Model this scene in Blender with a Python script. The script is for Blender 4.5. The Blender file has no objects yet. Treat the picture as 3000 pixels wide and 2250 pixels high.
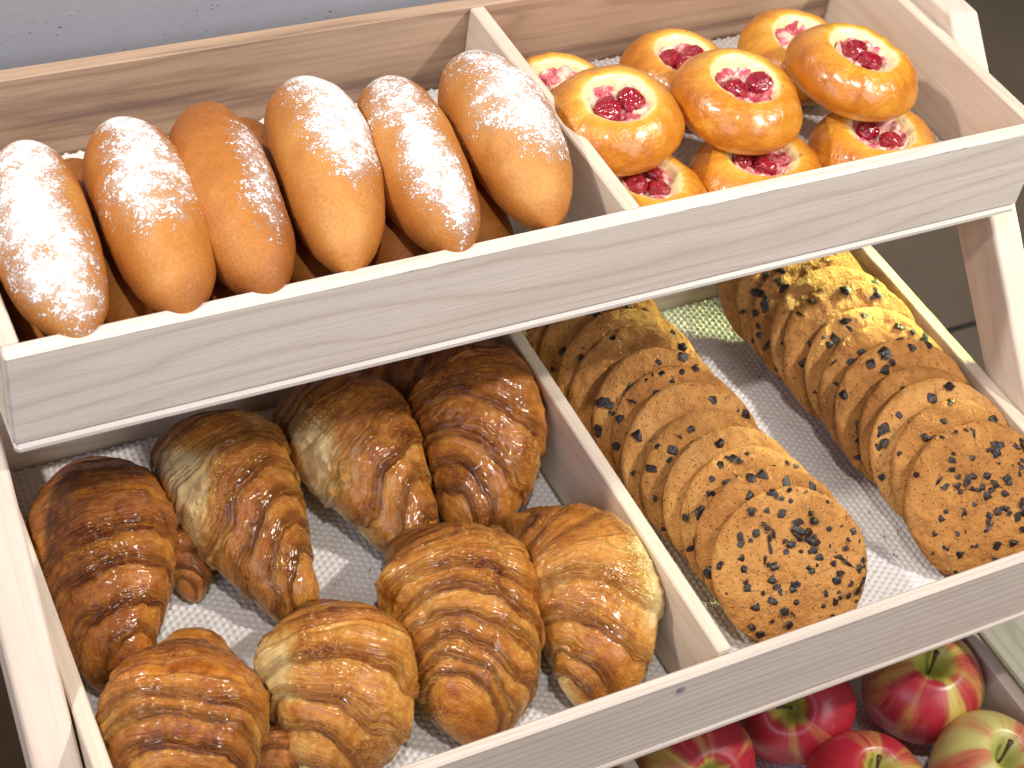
import bpy, math, random
import numpy as np
from mathutils import Vector, Matrix, Euler

# ------------------------------------------------------------------ basics
scene = bpy.context.scene
COL = scene.collection
PI = math.pi
TW = 0.75                       # tray width (m); x right, y away, z up, upper tray's front rim at y=0 z=0

def link(o, parent=None):
    COL.objects.link(o)
    if parent: o.parent = parent
    return o

def tag(o, label=None, cat=None, group=None, kind=None):
    if label: o['label'] = label
    if cat: o['category'] = cat
    if group: o['group'] = group
    if kind: o['kind'] = kind
    return o

def empty(name, loc=(0, 0, 0)):
    o = bpy.data.objects.new(name, None)
    o.location = loc
    o.empty_display_size = .02
    return link(o)

def np_mesh(name, V, F, smooth=True):
    """V (n,3) floats, F (m,4) or list of polygons."""
    me = bpy.data.meshes.new(name)
    V = np.asarray(V, np.float32)
    if isinstance(F, np.ndarray):
        k = F.shape[1]
        me.vertices.add(len(V)); me.vertices.foreach_set('co', V.ravel())
        me.loops.add(F.size); me.loops.foreach_set('vertex_index', F.astype(np.int32).ravel())
        me.polygons.add(len(F))
        me.polygons.foreach_set('loop_start', np.arange(0, F.size, k, dtype=np.int32))
        me.polygons.foreach_set('loop_total', np.full(len(F), k, np.int32))
        me.update(calc_edges=True)
    else:
        me.from_pydata([tuple(map(float, v)) for v in V], [], F)
        me.update()
    if smooth:
        me.polygons.foreach_set('use_smooth', np.ones(len(me.polygons), bool))
    return me

def fattr(me, name, vals):
    a = me.attributes.new(name, 'FLOAT', 'POINT')
    a.data.foreach_set('value', np.asarray(vals, np.float32).ravel())

def mobj(name, me, mat=None, parent=None):
    o = bpy.data.objects.new(name, me)
    if mat and not me.materials: me.materials.append(mat)
    return link(o, parent)

# ------------------------------------------------------------------ numpy noise
def _hash(i, j, k, seed):
    h = (i * 374761393 + j * 668265263 + k * 2147483647 + seed * 1274126177) & 0xFFFFFFFF
    h = ((h ^ (h >> 13)) * 1274126177) & 0xFFFFFFFF
    h = ((h ^ (h >> 16)) * 2246822519) & 0xFFFFFFFF
    return ((h ^ (h >> 15)) & 0xFFFFFF) / float(0xFFFFFF) * 2 - 1

def vnoise(P, seed=0):
    P = np.asarray(P, np.float64)
    I = np.floor(P).astype(np.int64); f = P - I
    f = f * f * f * (f * (f * 6 - 15) + 10)
    out = 0
    for dx in (0, 1):
        wx = f[:, 0] if dx else 1 - f[:, 0]
        for dy in (0, 1):
            wy = f[:, 1] if dy else 1 - f[:, 1]
            for dz in (0, 1):
                wz = f[:, 2] if dz else 1 - f[:, 2]
                out = out + wx * wy * wz * _hash(I[:, 0] + dx, I[:, 1] + dy, I[:, 2] + dz, seed)
    return out

def fbm(P, f, octv=3, seed=0, gain=.5):
    P = np.asarray(P, np.float64); a = 1; s = 0; t = 0
    for o in range(octv):
        s = s + a * vnoise(P * f + 17.3 * o + seed * 3.1, seed + o); t += a
        a *= gain; f *= 2.03
    return s / t

def sstep(a, b, x):
    t = np.clip((x - a) / (b - a), 0, 1)
    return t * t * (3 - 2 * t)

def grid_faces(nu, nv, wrap_v=True):
    i = np.arange(nu - 1)[:, None]; j = np.arange(nv if wrap_v else nv - 1)[None, :]
    j2 = (j + 1) % nv
    a = i * nv + j; b = i * nv + j2; c = (i + 1) * nv + j2; d = (i + 1) * nv + j
    return np.stack([a + 0 * b, b + 0 * a, c + 0 * a, d + 0 * b], -1).reshape(-1, 4)

# ------------------------------------------------------------------ node helper
class NT:
    def __init__(self, name):
        self.m = bpy.data.materials.new(name); self.m.use_nodes = True
        self.t = self.m.node_tree; self.t.nodes.clear()
        self.out = self.t.nodes.new('ShaderNodeOutputMaterial')
        self.b = self.n('ShaderNodeBsdfPrincipled')
        self.t.links.new(self.b.outputs[0], self.out.inputs[0])
    def set(self, sock, v):
        if isinstance(v, bpy.types.NodeSocket): self.t.links.new(v, sock)
        else:
            if sock.type == 'RGBA' and hasattr(v, '__len__') and len(v) == 3: v = (*v, 1)
            sock.default_value = v
    def n(self, typ, ins=None, **attrs):
        nd = self.t.nodes.new(typ)
        for k, v in attrs.items(): setattr(nd, k, v)
        for k, v in (ins or {}).items(): self.set(nd.inputs[k], v)
        return nd
    def p(self, **kw):
        for k, v in kw.items(): self.set(self.b.inputs[k.replace('_', ' ')], v)
    def math(self, op, a, b=None, c=None, clamp=False):
        nd = self.n('ShaderNodeMath', operation=op, use_clamp=clamp)
        self.set(nd.inputs[0], a)
        if b is not None: self.set(nd.inputs[1], b)
        if c is not None: self.set(nd.inputs[2], c)
        return nd.outputs[0]
    def vm(self, op, a, b=None):
        nd = self.n('ShaderNodeVectorMath', operation=op); self.set(nd.inputs[0], a)
        if b is not None: self.set(nd.inputs[1], b)
        return nd.outputs[0]
    def obj(self): return self.n('ShaderNodeTexCoord').outputs['Object']
    def uv(self): return self.n('ShaderNodeTexCoord').outputs['UV']
    def attr(self, name): return self.n('ShaderNodeAttribute', attribute_name=name).outputs['Fac']
    def rnd(self): return self.n('ShaderNodeObjectInfo').outputs['Random']
    def noise(self, vec, scale, detail=3, rough=.5, dist=0):
        return self.n('ShaderNodeTexNoise', {'Vector': vec, 'Scale': scale, 'Detail': detail, 'Roughness': rough, 'Distortion': dist}).outputs[0]
    def vor(self, vec, scale, feature='F1', out='Distance', rnd=1.0):
        return self.n('ShaderNodeTexVoronoi', {'Vector': vec, 'Scale': scale, 'Randomness': rnd}, feature=feature).outputs[out]
    def ramp(self, fac, stops, interp='LINEAR'):
        nd = self.n('ShaderNodeValToRGB', {'Fac': fac}); cr = nd.color_ramp; cr.interpolation = interp
        while len(cr.elements) < len(stops): cr.elements.new(.5)
        for e, (p, c) in zip(cr.elements, stops):
            e.position = p
            e.color = (*c, 1) if hasattr(c, '__len__') else (c, c, c, 1)
        return nd.outputs[0]
    def mr(self, v, a, b, c=0., d=1.):
        nd = self.n('ShaderNodeMapRange', {0: v, 1: a, 2: b, 3: c, 4: d}, interpolation_type='SMOOTHSTEP'); return nd.outputs[0]
    def mix(self, f, a, b, blend='MIX'):
        nd = self.n('ShaderNodeMix', data_type='RGBA', blend_type=blend)
        self.set(nd.inputs[0], f); self.set(nd.inputs[6], a); self.set(nd.inputs[7], b)
        return nd.outputs[2]
    def bump(self, h, dist, strength=1.0, normal=None):
        ins = {'Height': h, 'Distance': dist, 'Strength': strength}
        if normal is not None: ins['Normal'] = normal
        return self.n('ShaderNodeBump', ins).outputs[0]
    def mapv(self, vec, scale=(1, 1, 1), loc=(0, 0, 0), rot=(0, 0, 0)):
        return self.n('ShaderNodeMapping', {'Vector': vec, 'Scale': scale, 'Location': loc, 'Rotation': rot}).outputs[0]

# ------------------------------------------------------------------ materials
def wood(name, base, dark, axis=0, ring=55, warp=1.6, kr=.5, kf=.45, kb=.4, streak=None, ks=0., edge_wear=False, rough=.55):
    T = NT(name)
    P = T.obj()
    P = T.vm('ADD', P, T.vm('SCALE', T.n('ShaderNodeCombineXYZ', {0: T.rnd(), 1: T.math('MULTIPLY', T.rnd(), 1.7), 2: T.math('MULTIPLY', T.rnd(), .9)}).outputs[0]))
    def sc(al, cr): return tuple(al if i == axis else cr for i in range(3))
    w = T.noise(T.mapv(P, sc(2.2, 13)), 1.0, 2.5, .5)
    s = T.n('ShaderNodeSeparateXYZ', {0: P}).outputs
    o = [i for i in range(3) if i != axis]
    cross = T.math('ADD', s[o[0]], T.math('MULTIPLY', s[o[1]], .83))
    t = T.math('ADD', T.math('MULTIPLY', cross, ring), T.math('MULTIPLY', w, warp * 4))
    rg = T.math('FRACT', t)
    rg = T.math('POWER', T.math('PINGPONG', T.math('MULTIPLY', t, 1.0), .5), 1.6)
    rg = T.math('POWER', T.math('MULTIPLY', rg, 3.0, clamp=True), 2.2)
    fib = T.noise(T.mapv(P, sc(9, 620)), 1.0, 4, .65)
    blot = T.noise(T.mapv(P, sc(4, 26)), 1.0, 3)
    fac = T.math('ADD', T.math('MULTIPLY', rg, kr), T.math('MULTIPLY', T.mr(fib, .35, .75), kf))
    fac = T.math('ADD', fac, T.math('MULTIPLY', T.mr(blot, .4, .75), kb))
    fac = T.math('MULTIPLY', fac, .75, clamp=True)
    col = T.mix(fac, base, dark)
    pores = T.mr(T.noise(T.mapv(P, sc(28, 1100)), 1.0, 2, .5), .66, .76)
    col = T.mix(T.math('MULTIPLY', pores, .35), col, tuple(c * .55 for c in dark))
    if streak:
        st = T.noise(T.mapv(P, sc(1.6, 34), loc=(3.1, 1.7, 5.3)), 1.0, 4, .6, .3)
        col = T.mix(T.math('MULTIPLY', T.mr(st, .50, .68), ks), col, streak)
    # small dents / specks
    sp = T.vor(P, 75, out='Distance')
    spm = T.math('MULTIPLY', T.math('LESS_THAN', sp, .05), T.math('GREATER_THAN', T.noise(P, 31, 1), .62))
    col = T.mix(T.math('MULTIPLY', spm, .5), col, (.16, .10, .07))
    if edge_wear:   # dark scuffed top edge of the front board (board's own coordinates: z = 0 at the top)
        z = T.n('ShaderNodeSeparateXYZ', {0: T.obj()}).outputs
        band = T.math('MULTIPLY', T.math('GREATER_THAN', z[2], -.0026), T.math('LESS_THAN', z[2], -.0012))
        nz = T.noise(T.mapv(T.obj(), (22, 1, 420)), 1.0, 5, .75)
        col = T.mix(T.math('MULTIPLY', band, T.mr(nz, .52, .66, 0, .8)), col, (.11, .07, .05))
    T.p(Base_Color=col, Roughness=T.math('ADD', rough - .08, T.math('MULTIPLY', fib, .16)))
    T.p(Normal=T.bump(T.math('ADD', fib, T.math('MULTIPLY', rg, -.25)), .0005, .55))
    T.b.inputs['Specular IOR Level'].default_value = .3
    return T.m

CREAM = (.75, .655, .535); CREAM_D = (.56, .43, .33)
M = {}
M['wood_x'] = wood('pale_wood_lengthwise', CREAM, CREAM_D, 0)
M['wood_y'] = wood('pale_wood_depthwise', CREAM, CREAM_D, 1, kr=.4)
M['front'] = wood('front_board_wood', (.78, .715, .63), (.47, .38, .305), 0, ring=62, warp=1.7, kr=.50, kf=.30, kb=.30, edge_wear=True)
M['front_base'] = wood('front_strip_wood', (.75, .70, .64), (.56, .49, .43), 0, ring=70, warp=1.5, kr=.25, kf=.35, kb=.2)
M['front_low'] = wood('front_board_wood_pinstripe', (.68, .60, .52), (.40, .32, .26), 0, ring=150, warp=1.0, kr=.5, kf=.42, kb=.2)
M['back'] = wood('brown_board_wood', (.52, .37, .255), (.28, .18, .115), 0, ring=42, warp=2.0, kr=.65, kf=.5, kb=.55, streak=(.17, .10, .085), ks=.85)
M['leg'] = wood('leg_wood', (.78, .67, .56), (.56, .43, .35), 1, ring=60, kr=.4, kf=.4)

def mat_concrete():
    T = NT('grey_concrete'); P = T.obj()
    n = T.noise(P, 7, 5, .6); n2 = T.noise(P, 60, 4)
    col = T.mix(n, (.34, .345, .385), (.44, .445, .485))
    col = T.mix(T.math('MULTIPLY', n2, .30), col, (.28, .285, .32))
    d = T.vor(P, 190); mask = T.math('MULTIPLY', T.mr(d, .13, .07), T.mr(T.noise(P, 40, 2), .5, .6))
    d2 = T.vor(P, 60); mask2 = T.math('MULTIPLY', T.mr(d2, .10, .06), T.mr(T.noise(P, 19, 1), .45, .55))
    hole = T.math('MAXIMUM', mask, mask2)
    col = T.mix(T.math('MULTIPLY', hole, .75), col, (.05, .05, .055))
    T.p(Base_Color=col, Roughness=.75)
    h = T.math('SUBTRACT', T.math('ADD', T.math('MULTIPLY', n2, .5), T.math('MULTIPLY', T.noise(P, 220, 3), .35)), T.math('MULTIPLY', hole, 1.5))
    T.p(Normal=T.bump(h, .0011, .55)); return T.m

def mat_floor():
    T = NT('dark_tile_floor'); P = T.obj()
    n = T.noise(P, 3.0, 6, .65); n2 = T.noise(T.mapv(P, (3, 14, 1)), 1, 4)
    col = T.mix(n, (.15, .116, .082), (.36, .285, .21))
    col = T.mix(T.math('MULTIPLY', n2, .5), col, (.17, .14, .105))
    s = T.n('ShaderNodeSeparateXYZ', {0: P}).outputs
    gy = T.math('LESS_THAN', T.math('ABSOLUTE', T.math('SUBTRACT', T.math('FRACT', T.math('DIVIDE', T.math('SUBTRACT', s[1], .3425), 1.2)), .5)), .004)
    col = T.mix(gy, col, (.045, .048, .042))
    T.p(Base_Color=col, Roughness=.5, Normal=T.bump(n, .004, .4)); return T.m

def mat_liner():
    T = NT('white_nubby_mat'); P = T.obj()
    n = T.noise(P, 25, 4)
    col = T.mix(T.mr(n, .45, .75), (.74, .735, .745), (.66, .65, .65))
    cr = T.math('MULTIPLY', T.math('LESS_THAN', T.vor(P, 130), .09), T.mr(T.noise(P, 22, 2), .55, .66))
    col = T.mix(T.math('MULTIPLY', cr, .7), col, (.25, .12, .04))
    T.p(Base_Color=col, Roughness=.42, Normal=T.bump(T.noise(P, 900, 2), .0003, .3)); return T.m

def mat_croissant():
    T = NT('flaky_croissant_crust'); P = T.obj()
    P = T.vm('ADD', P, T.n('ShaderNodeCombineXYZ', {0: T.rnd(), 1: 0., 2: 0.}).outputs[0])
    ph = T.attr('phase'); bake = T.attr('bake'); edge = T.attr('edge'); pale = T.attr('pale')
    n1 = T.noise(P, 55, 5, .6); n2 = T.noise(P, 420, 3, .6); n3 = T.noise(P, 160, 4, .6)
    Pw = T.vm('ADD', P, T.vm('SCALE', T.n('ShaderNodeTexNoise', {'Vector': P, 'Scale': 130., 'Detail': 3.}).outputs[1]))
    T.t.nodes[-1]; 
    Pw.node.inputs[1].links[0].from_node.inputs[3].default_value = .010
    vd = T.vor(Pw, 300, 'DISTANCE_TO_EDGE'); cellc = T.n('ShaderNodeSeparateColor', {0: T.vor(Pw, 300, out='Color')}).outputs[0]
    crack = T.mr(vd, .0, .13)                           # 0 in cracks
    crk_mask = T.mr(T.noise(P, 24, 2), .50, .70)
    lam = T.mr(T.noise(T.mapv(T.uv(), (17, 1.5, 1)), 1.0, 5, .72, .35), .28, .72)
    lam2 = T.mr(T.noise(T.mapv(T.uv(), (48, 2.6, 1)), 1.0, 4, .65, .2), .30, .70)
    v = T.math('ADD', bake, T.math('MULTIPLY', T.math('SUBTRACT', n1, .5), .62))
    v = T.math('ADD', v, T.math('MULTIPLY', T.math('SUBTRACT', n3, .5), .66))
    v = T.math('ADD', v, T.math('MULTIPLY', T.math('SUBTRACT', lam, .5), T.math('ADD', .13, T.math('MULTIPLY', edge, .50))))
    v = T.math('ADD', v, T.math('MULTIPLY', T.math('SUBTRACT', lam2, .5), T.math('ADD', .05, T.math('MULTIPLY', edge, .30))))
    v = T.math('ADD', v, T.math('MULTIPLY', T.math('MULTIPLY', T.math('SUBTRACT', 1.0, crack), crk_mask), .20))
    v = T.math('ADD', v, T.math('MULTIPLY', T.math('MULTIPLY', T.math('SUBTRACT', cellc, .5), crk_mask), .22))
    v = T.math('ADD', v, T.math('MULTIPLY', T.math('SUBTRACT', n2, .5), .3))
    v = T.math('SUBTRACT', v, T.math('MULTIPLY', pale, .55), clamp=True)
    col = T.ramp(v, [(.0, (.83, .62, .27)), (.18, (.69, .40, .11)), (.38, (.60, .265, .043)), (.60, (.46, .160, .019)), (.82, (.30, .082, .011)), (1.0, (.13, .030, .006))])
    T.p(Base_Color=col, Roughness=T.math('ADD', .15, T.math('ADD', T.math('MULTIPLY', n3, .26), T.math('MULTIPLY', pale, .25))))
    h = T.math('ADD', T.math('MULTIPLY', T.math('MULTIPLY', crack, crk_mask), .40), T.math('MULTIPLY', n2, .26))
    h = T.math('ADD', h, T.math('MULTIPLY', n3, .7))
    h = T.math('ADD', h, T.math('MULTIPLY', lam, T.math('ADD', .20, T.math('MULTIPLY', edge, .95))))
    h = T.math('ADD', h, T.math('MULTIPLY', lam2, T.math('ADD', .06, T.math('MULTIPLY', edge, .5))))
    T.p(Normal=T.bump(h, .0021, .95)); T.p(Coat_Weight=.45, Coat_Roughness=.16)
    T.b.inputs['Specular IOR Level'].default_value = .5
    return T.m

def mat_bread():
    T = NT('soft_bun_crust_with_icing_sugar'); P = T.obj()
    bake = T.attr('bake'); sug = T.attr('sugar')
    n1 = T.noise(P, 22, 4); n2 = T.noise(P, 480, 4, .65); n3 = T.noise(P, 900, 2); n4 = T.noise(P, 120, 3)
    v = T.math('ADD', bake, T.math('MULTIPLY', T.math('SUBTRACT', n1, .5), .7))
    v = T.math('ADD', v, T.math('MULTIPLY', T.math('SUBTRACT', n2, .5), .45), clamp=True)
    col = T.ramp(v, [(0., (.76, .49, .215)), (.3, (.63, .315, .085)), (.6, (.47, .178, .033)), (1., (.25, .068, .012))])
    # white powder film + clotted patches
    clump = T.math('ADD', T.math('MULTIPLY', T.noise(P, 260, 5, .72), .75), T.math('MULTIPLY', n4, .45))
    m = T.math('ADD', sug, T.math('MULTIPLY', T.math('SUBTRACT', clump, .6), 2.6))
    m = T.math('ADD', m, T.math('MULTIPLY', T.math('SUBTRACT', T.noise(P, 620, 2, .6), .5), 2.2))
    m = T.mr(m, .44, .66, 0, .96)
    film = T.math('MULTIPLY', T.mr(T.math('ADD', sug, T.math('MULTIPLY', T.math('SUBTRACT', T.noise(P, 1300, 2), .5), 1.1)), .2, .9), .5)
    m = T.math('MAXIMUM', m, film)
    m = T.math('MULTIPLY', m, T.mr(sug, .04, .15))
    col = T.mix(m, col, (.90, .885, .89))
    spk = T.math('LESS_THAN', T.vor(P, 160), .06)
    col = T.mix(T.math('MULTIPLY', T.math('MULTIPLY', spk, T.math('GREATER_THAN', T.noise(P, 50, 1), .6)), .5), col, (.14, .04, .015))
    T.p(Base_Color=col, Roughness=T.math('ADD', T.math('ADD', .40, T.math('MULTIPLY', n2, .15)), T.math('MULTIPLY', m, .35)))
    h = T.math('ADD', T.math('MULTIPLY', n2, .5), T.math('MULTIPLY', m, .9))
    T.p(Normal=T.bump(h, .0014, .8))
    T.b.inputs['Specular IOR Level'].default_value = .35
    return T.m

def mat_dough():
    T = NT('glazed_bun_crust'); P = T.obj()
    P = T.vm('ADD', P, T.n('ShaderNodeCombineXYZ', {0: T.rnd(), 1: T.rnd(), 2: 0.}).outputs[0])
    bake = T.attr('bake')
    n1 = T.noise(P, 26, 5, .55, .5); n2 = T.noise(P, 150, 4, .6); n3 = T.noise(P, 420, 3)
    v = T.math('ADD', bake, T.math('MULTIPLY', T.math('SUBTRACT', n1, .5), .60))
    v = T.math('ADD', v, T.math('MULTIPLY', T.math('SUBTRACT', n2, .5), .16))
    vein = T.math('MULTIPLY', T.mr(T.math('ABSOLUTE', T.math('SUBTRACT', T.noise(P, 48, 3, .6, 1.2), .5)), .035, .0), T.mr(T.noise(P, 20, 1), .45, .6))
    v = T.math('SUBTRACT', v, T.math('MULTIPLY', vein, .12), clamp=True)
    col = T.ramp(v, [(0., (.90, .76, .42)), (.2, (.84, .58, .16)), (.45, (.74, .37, .042)), (.72, (.58, .205, .016)), (1., (.32, .078, .009))])
    blis = T.math('MULTIPLY', T.mr(T.vor(P, 80), .16, .08), T.mr(T.noise(P, 33, 1), .56, .62))
    col = T.mix(T.math('MULTIPLY', blis, .5), col, (.30, .09, .015))
    T.p(Base_Color=col, Roughness=T.math('ADD', .16, T.math('MULTIPLY', n2, .25)))
    h = T.math('ADD', T.math('MULTIPLY', n3, .35), T.math('MULTIPLY', n2, .7))
    T.p(Normal=T.bump(h, .0015, .8)); T.p(Coat_Weight=.45, Coat_Roughness=.14)
    return T.m

def mat_custard():
    T = NT('curd_filling_with_cherry_juice'); P = T.obj()
    P = T.vm('ADD', P, T.n('ShaderNodeCombineXYZ', {0: T.rnd(), 1: T.rnd(), 2: 0.}).outputs[0])
    n = T.noise(P, 55, 4, .6, .8); n2 = T.noise(P, 260, 3)
    e = T.attr('rim')
    v = T.math('ADD', n, T.math('MULTIPLY', e, .10))
    col = T.ramp(v, [(.36, (.88, .76, .52)), (.53, (.84, .60, .50)), (.60, (.66, .17, .20)), (.74, (.40, .02, .05))])
    T.p(Base_Color=col, Roughness=.3, Normal=T.bump(T.math('ADD', n, T.math('MULTIPLY', n2, .4)), .003, .8))
    T.p(Subsurface_Weight=.15, Subsurface_Radius=(.006, .003, .002), Subsurface_Scale=1.0, Coat_Weight=.3, Coat_Roughness=.15)
    return T.m

def mat_cherry():
    T = NT('cooked_cherry'); P = T.obj()
    n = T.noise(P, 130, 3, .6, .5)
    col = T.mix(n, (.17, .004, .013), (.44, .014, .034))
    T.p(Base_Color=col, Roughness=.14, Normal=T.bump(n, .0011, .7), Coat_Weight=.8, Coat_Roughness=.06)
    return T.m

def mat_cookie():
    T = NT('oat_cookie_crumb'); P0 = T.obj(); r = T.rnd()
    P = T.vm('ADD', P0, T.n('ShaderNodeCombineXYZ', {0: r, 1: T.math('MULTIPLY', r, 3.), 2: 0.}).outputs[0])
    n1 = T.noise(P, 35, 4); n2 = T.noise(P, 330, 5, .7); n3 = T.noise(P, 120, 4, .6)
    v = T.math('ADD', T.math('MULTIPLY', n1, .6), T.math('MULTIPLY', n3, .45))
    v = T.math('ADD', v, T.math('MULTIPLY', T.math('SUBTRACT', r, .5), .36))
    col = T.ramp(v, [(.3, (.64, .335, .105)), (.52, (.54, .245, .060)), (.72, (.39, .158, .036))])
    pit = T.mr(T.vor(T.vm('ADD', P, T.vm('SCALE', T.n('ShaderNodeTexNoise', {'Vector': P, 'Scale': 200.}).outputs[1])), 420), .16, .28)
    pitm = T.mr(T.noise(P, 260, 2), .47, .6)
    pit = T.math('MAXIMUM', pit, T.math('SUBTRACT', 1.0, pitm))
    col = T.mix(T.math('MULTIPLY', T.math('SUBTRACT', 1.0, pit), .75), col, (.14, .05, .015))
    oat = T.math('MULTIPLY', T.mr(T.vor(P, 240), .24, .14), T.mr(T.noise(P, 120, 1), .55, .62))
    col = T.mix(T.math('MULTIPLY', oat, .6), col, (.80, .62, .42))
    crk = T.mr(T.vor(T.vm('ADD', P, T.vm('SCALE', T.n('ShaderNodeTexNoise', {'Vector': P, 'Scale': 90.}).outputs[1])), 115, 'DISTANCE_TO_EDGE'), .0, .06)
    crm = T.mr(T.noise(P, 24, 1), .5, .62)
    crk = T.math('SUBTRACT', 1.0, T.math('MULTIPLY', T.math('SUBTRACT', 1.0, crk), crm))
    col = T.mix(T.math('MULTIPLY', T.math('SUBTRACT', 1.0, crk), .08), col, (.20, .08, .02))
    T.p(Base_Color=col, Roughness=.62)
    h = T.math('ADD', T.math('ADD', T.math('MULTIPLY', n2, .7), T.math('MULTIPLY', n3, .9)), T.math('ADD', T.math('MULTIPLY', pit, .6), T.math('MULTIPLY', crk, .12)))
    h = T.math('ADD', h, T.math('MULTIPLY', oat, .3))
    T.p(Normal=T.bump(h, .0032, 1.0)); T.b.inputs['Specular IOR Level'].default_value = .35
    for nd in T.t.nodes:
        if nd.type == 'VECT_MATH' and nd.operation == 'SCALE': nd.inputs[3].default_value = .004
    return T.m

def mat_chip():
    T = NT('dark_chocolate'); P = T.obj()
    n = T.noise(P, 700, 4)
    crumb = T.mr(T.noise(T.vm('ADD', P, T.n('ShaderNodeCombineXYZ', {0: T.rnd(), 1: 0., 2: 0.}).outputs[0]), 900, 2), .66, .70)
    col = T.mix(n, (.008, .005, .006), (.024, .012, .012))
    col = T.mix(T.math('MULTIPLY', crumb, .45), col, (.40, .20, .07))
    T.p(Base_Color=col, Roughness=.28, Normal=T.bump(n, .001, .7)); return T.m

def mat_apple(name, red, yellow, thr):
    T = NT(name); P = T.obj()
    s = T.n('ShaderNodeSeparateXYZ', {0: P}).outputs
    nx = T.n('ShaderNodeVectorMath', {0: T.n('ShaderNodeCombineXYZ', {0: s[0], 1: s[1], 2: 0.0001}).outputs[0]}, operation='NORMALIZE').outputs[0]
    zz = T.math('MULTIPLY', s[2], 6.0)
    v2 = T.vm('ADD', nx, T.n('ShaderNodeCombineXYZ', {0: T.math('MULTIPLY', T.rnd(), 9.), 1: 0., 2: zz}).outputs[0])
    big = T.noise(v2, 1.1, 2); st = T.noise(v2, 9, 4, .6); fine = T.noise(T.vm('MULTIPLY', v2, (1, 1, .35)), 22, 3, .6)
    v = T.math('ADD', T.math('ADD', T.math('MULTIPLY', big, 1.5), T.math('MULTIPLY', st, .22)), T.math('MULTIPLY', fine, .12))
    top = T.attr('dimple')
    v = T.math('SUBTRACT', v, T.math('MULTIPLY', top, .55))
    f = T.mr(v, thr - .17, thr + .20)
    col = T.mix(f, yellow, red)
    col = T.mix(T.math('MULTIPLY', T.math('MULTIPLY', T.mr(st, .5, .65), f), .28), col, tuple(c * .45 for c in red))
    col = T.mix(T.math('MULTIPLY', top, .55), col, (.22, .26, .03))
    dots = T.math('MULTIPLY', T.math('LESS_THAN', T.vor(P, 110), .05), .5)
    col = T.mix(dots, col, (.62, .45, .25))
    T.p(Base_Color=col, Roughness=.36, Coat_Weight=.12, Coat_Roughness=.2)
    T.p(Normal=T.bump(T.noise(P, 60, 2), .0008, .3)); return T.m

def mat_simple(name, c, r=.5, **k):
    T = NT(name); n = T.noise(T.obj(), 300, 3)
    T.p(Base_Color=T.mix(n, tuple(x * .7 for x in c), c), Roughness=r); return T.m

M['concrete'] = mat_concrete(); M['floor'] = mat_floor(); M['liner'] = mat_liner()
M['croissant'] = mat_croissant(); M['bread'] = mat_bread(); M['dough'] = mat_dough()
M['custard'] = mat_custard(); M['cherry'] = mat_cherry(); M['cookie'] = mat_cookie(); M['chip'] = mat_chip()
M['apple'] = mat_apple('red_apple_skin', (.38, .018, .034), (.54, .44, .10), .64)
M['apple_pale'] = mat_apple('blushed_apple_skin', (.48, .09, .06), (.52, .48, .16), .93)
M['apple_streaked'] = mat_apple('streaked_apple_skin', (.40, .022, .038), (.54, .48, .10), .84)
M['apple_yellow'] = mat_apple('orange_apple_skin', (.60, .16, .03), (.70, .42, .06), .95)
M['stem'] = mat_simple('apple_stem', (.10, .06, .025), .6)

# ------------------------------------------------------------------ boards
def board_mesh(name, x0, x1, y0, y1, z0, z1, bev=.0011, seed=0):
    """bevelled board, local origin at x0,y0,z1 (front top-left corner)"""
    V, F = [], []
    sx, sy, sz = x1 - x0, y1 - y0, z1 - z0
    b = bev
    pts = {}
    def vid(p):
        p = tuple(round(q, 7) for q in p)
        if p not in pts: pts[p] = len(V); V.append(p)
        return pts[p]
    L = [(0, sx), (0, sy), (-sz, 0)]
    # six faces inset by bevel
    def corner(ax, side, i, j):
        o = [k for k in range(3) if k != ax]
        p = [0, 0, 0]
        p[ax] = L[ax][side]
        p[o[0]] = L[o[0]][i] + (b if i == 0 else -b)
        p[o[1]] = L[o[1]][j] + (b if j == 0 else -b)
        return vid(p)
    for ax in range(3):
        for side in (0, 1):
            q = [corner(ax, side, 0, 0), corner(ax, side, 1, 0), corner(ax, side, 1, 1), corner(ax, side, 0, 1)]
            F.append(q)
    for ax in range(3):           # edge bevels along axis ax
        o = [k for k in range(3) if k != ax]
        for i in (0, 1):
            for j in (0, 1):
                def pt(face_ax, end):
                    p = [0, 0, 0]
                    p[ax] = L[ax][end] + (b if end == 0 else -b)
                    oth = o[1] if face_ax == o[0] else o[0]
                    fi, oi = (i, j) if face_ax == o[0] else (j, i)
                    p[face_ax] = L[face_ax][fi]
                    p[oth] = L[oth][oi] + (b if oi == 0 else -b)
                    return vid(p)
                F.append([pt(o[0], 0), pt(o[0], 1), pt(o[1], 1), pt(o[1], 0)])
    for i in (0, 1):
        for j in (0, 1):
            for k in (0, 1):
                idx = (i, j, k); tri = []
                for ax in range(3):
                    p = [0, 0, 0]
                    for c in range(3):
                        p[c] = L[c][idx[c]] + (0 if c == ax else (b if idx[c] == 0 else -b))
                    tri.append(vid(p))
                F.append(tri)
    me = np_mesh(name, V, F, smooth=False)
    import bmesh
    bm = bmesh.new(); bm.from_mesh(me); bmesh.ops.recalc_face_normals(bm, faces=bm.faces); bm.to_mesh(me); bm.free()
    return me

def board(name, x0, x1, y0, y1, z0, z1, mat, parent, bev=.0011):
    me = board_mesh(name, x0, x1, y0, y1, z0, z1, bev)
    o = mobj(name, me, mat, parent)
    base = parent.location if parent else Vector((0, 0, 0))
    o.location = Vector((x0, y0, z1)) - base
    return o

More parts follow.
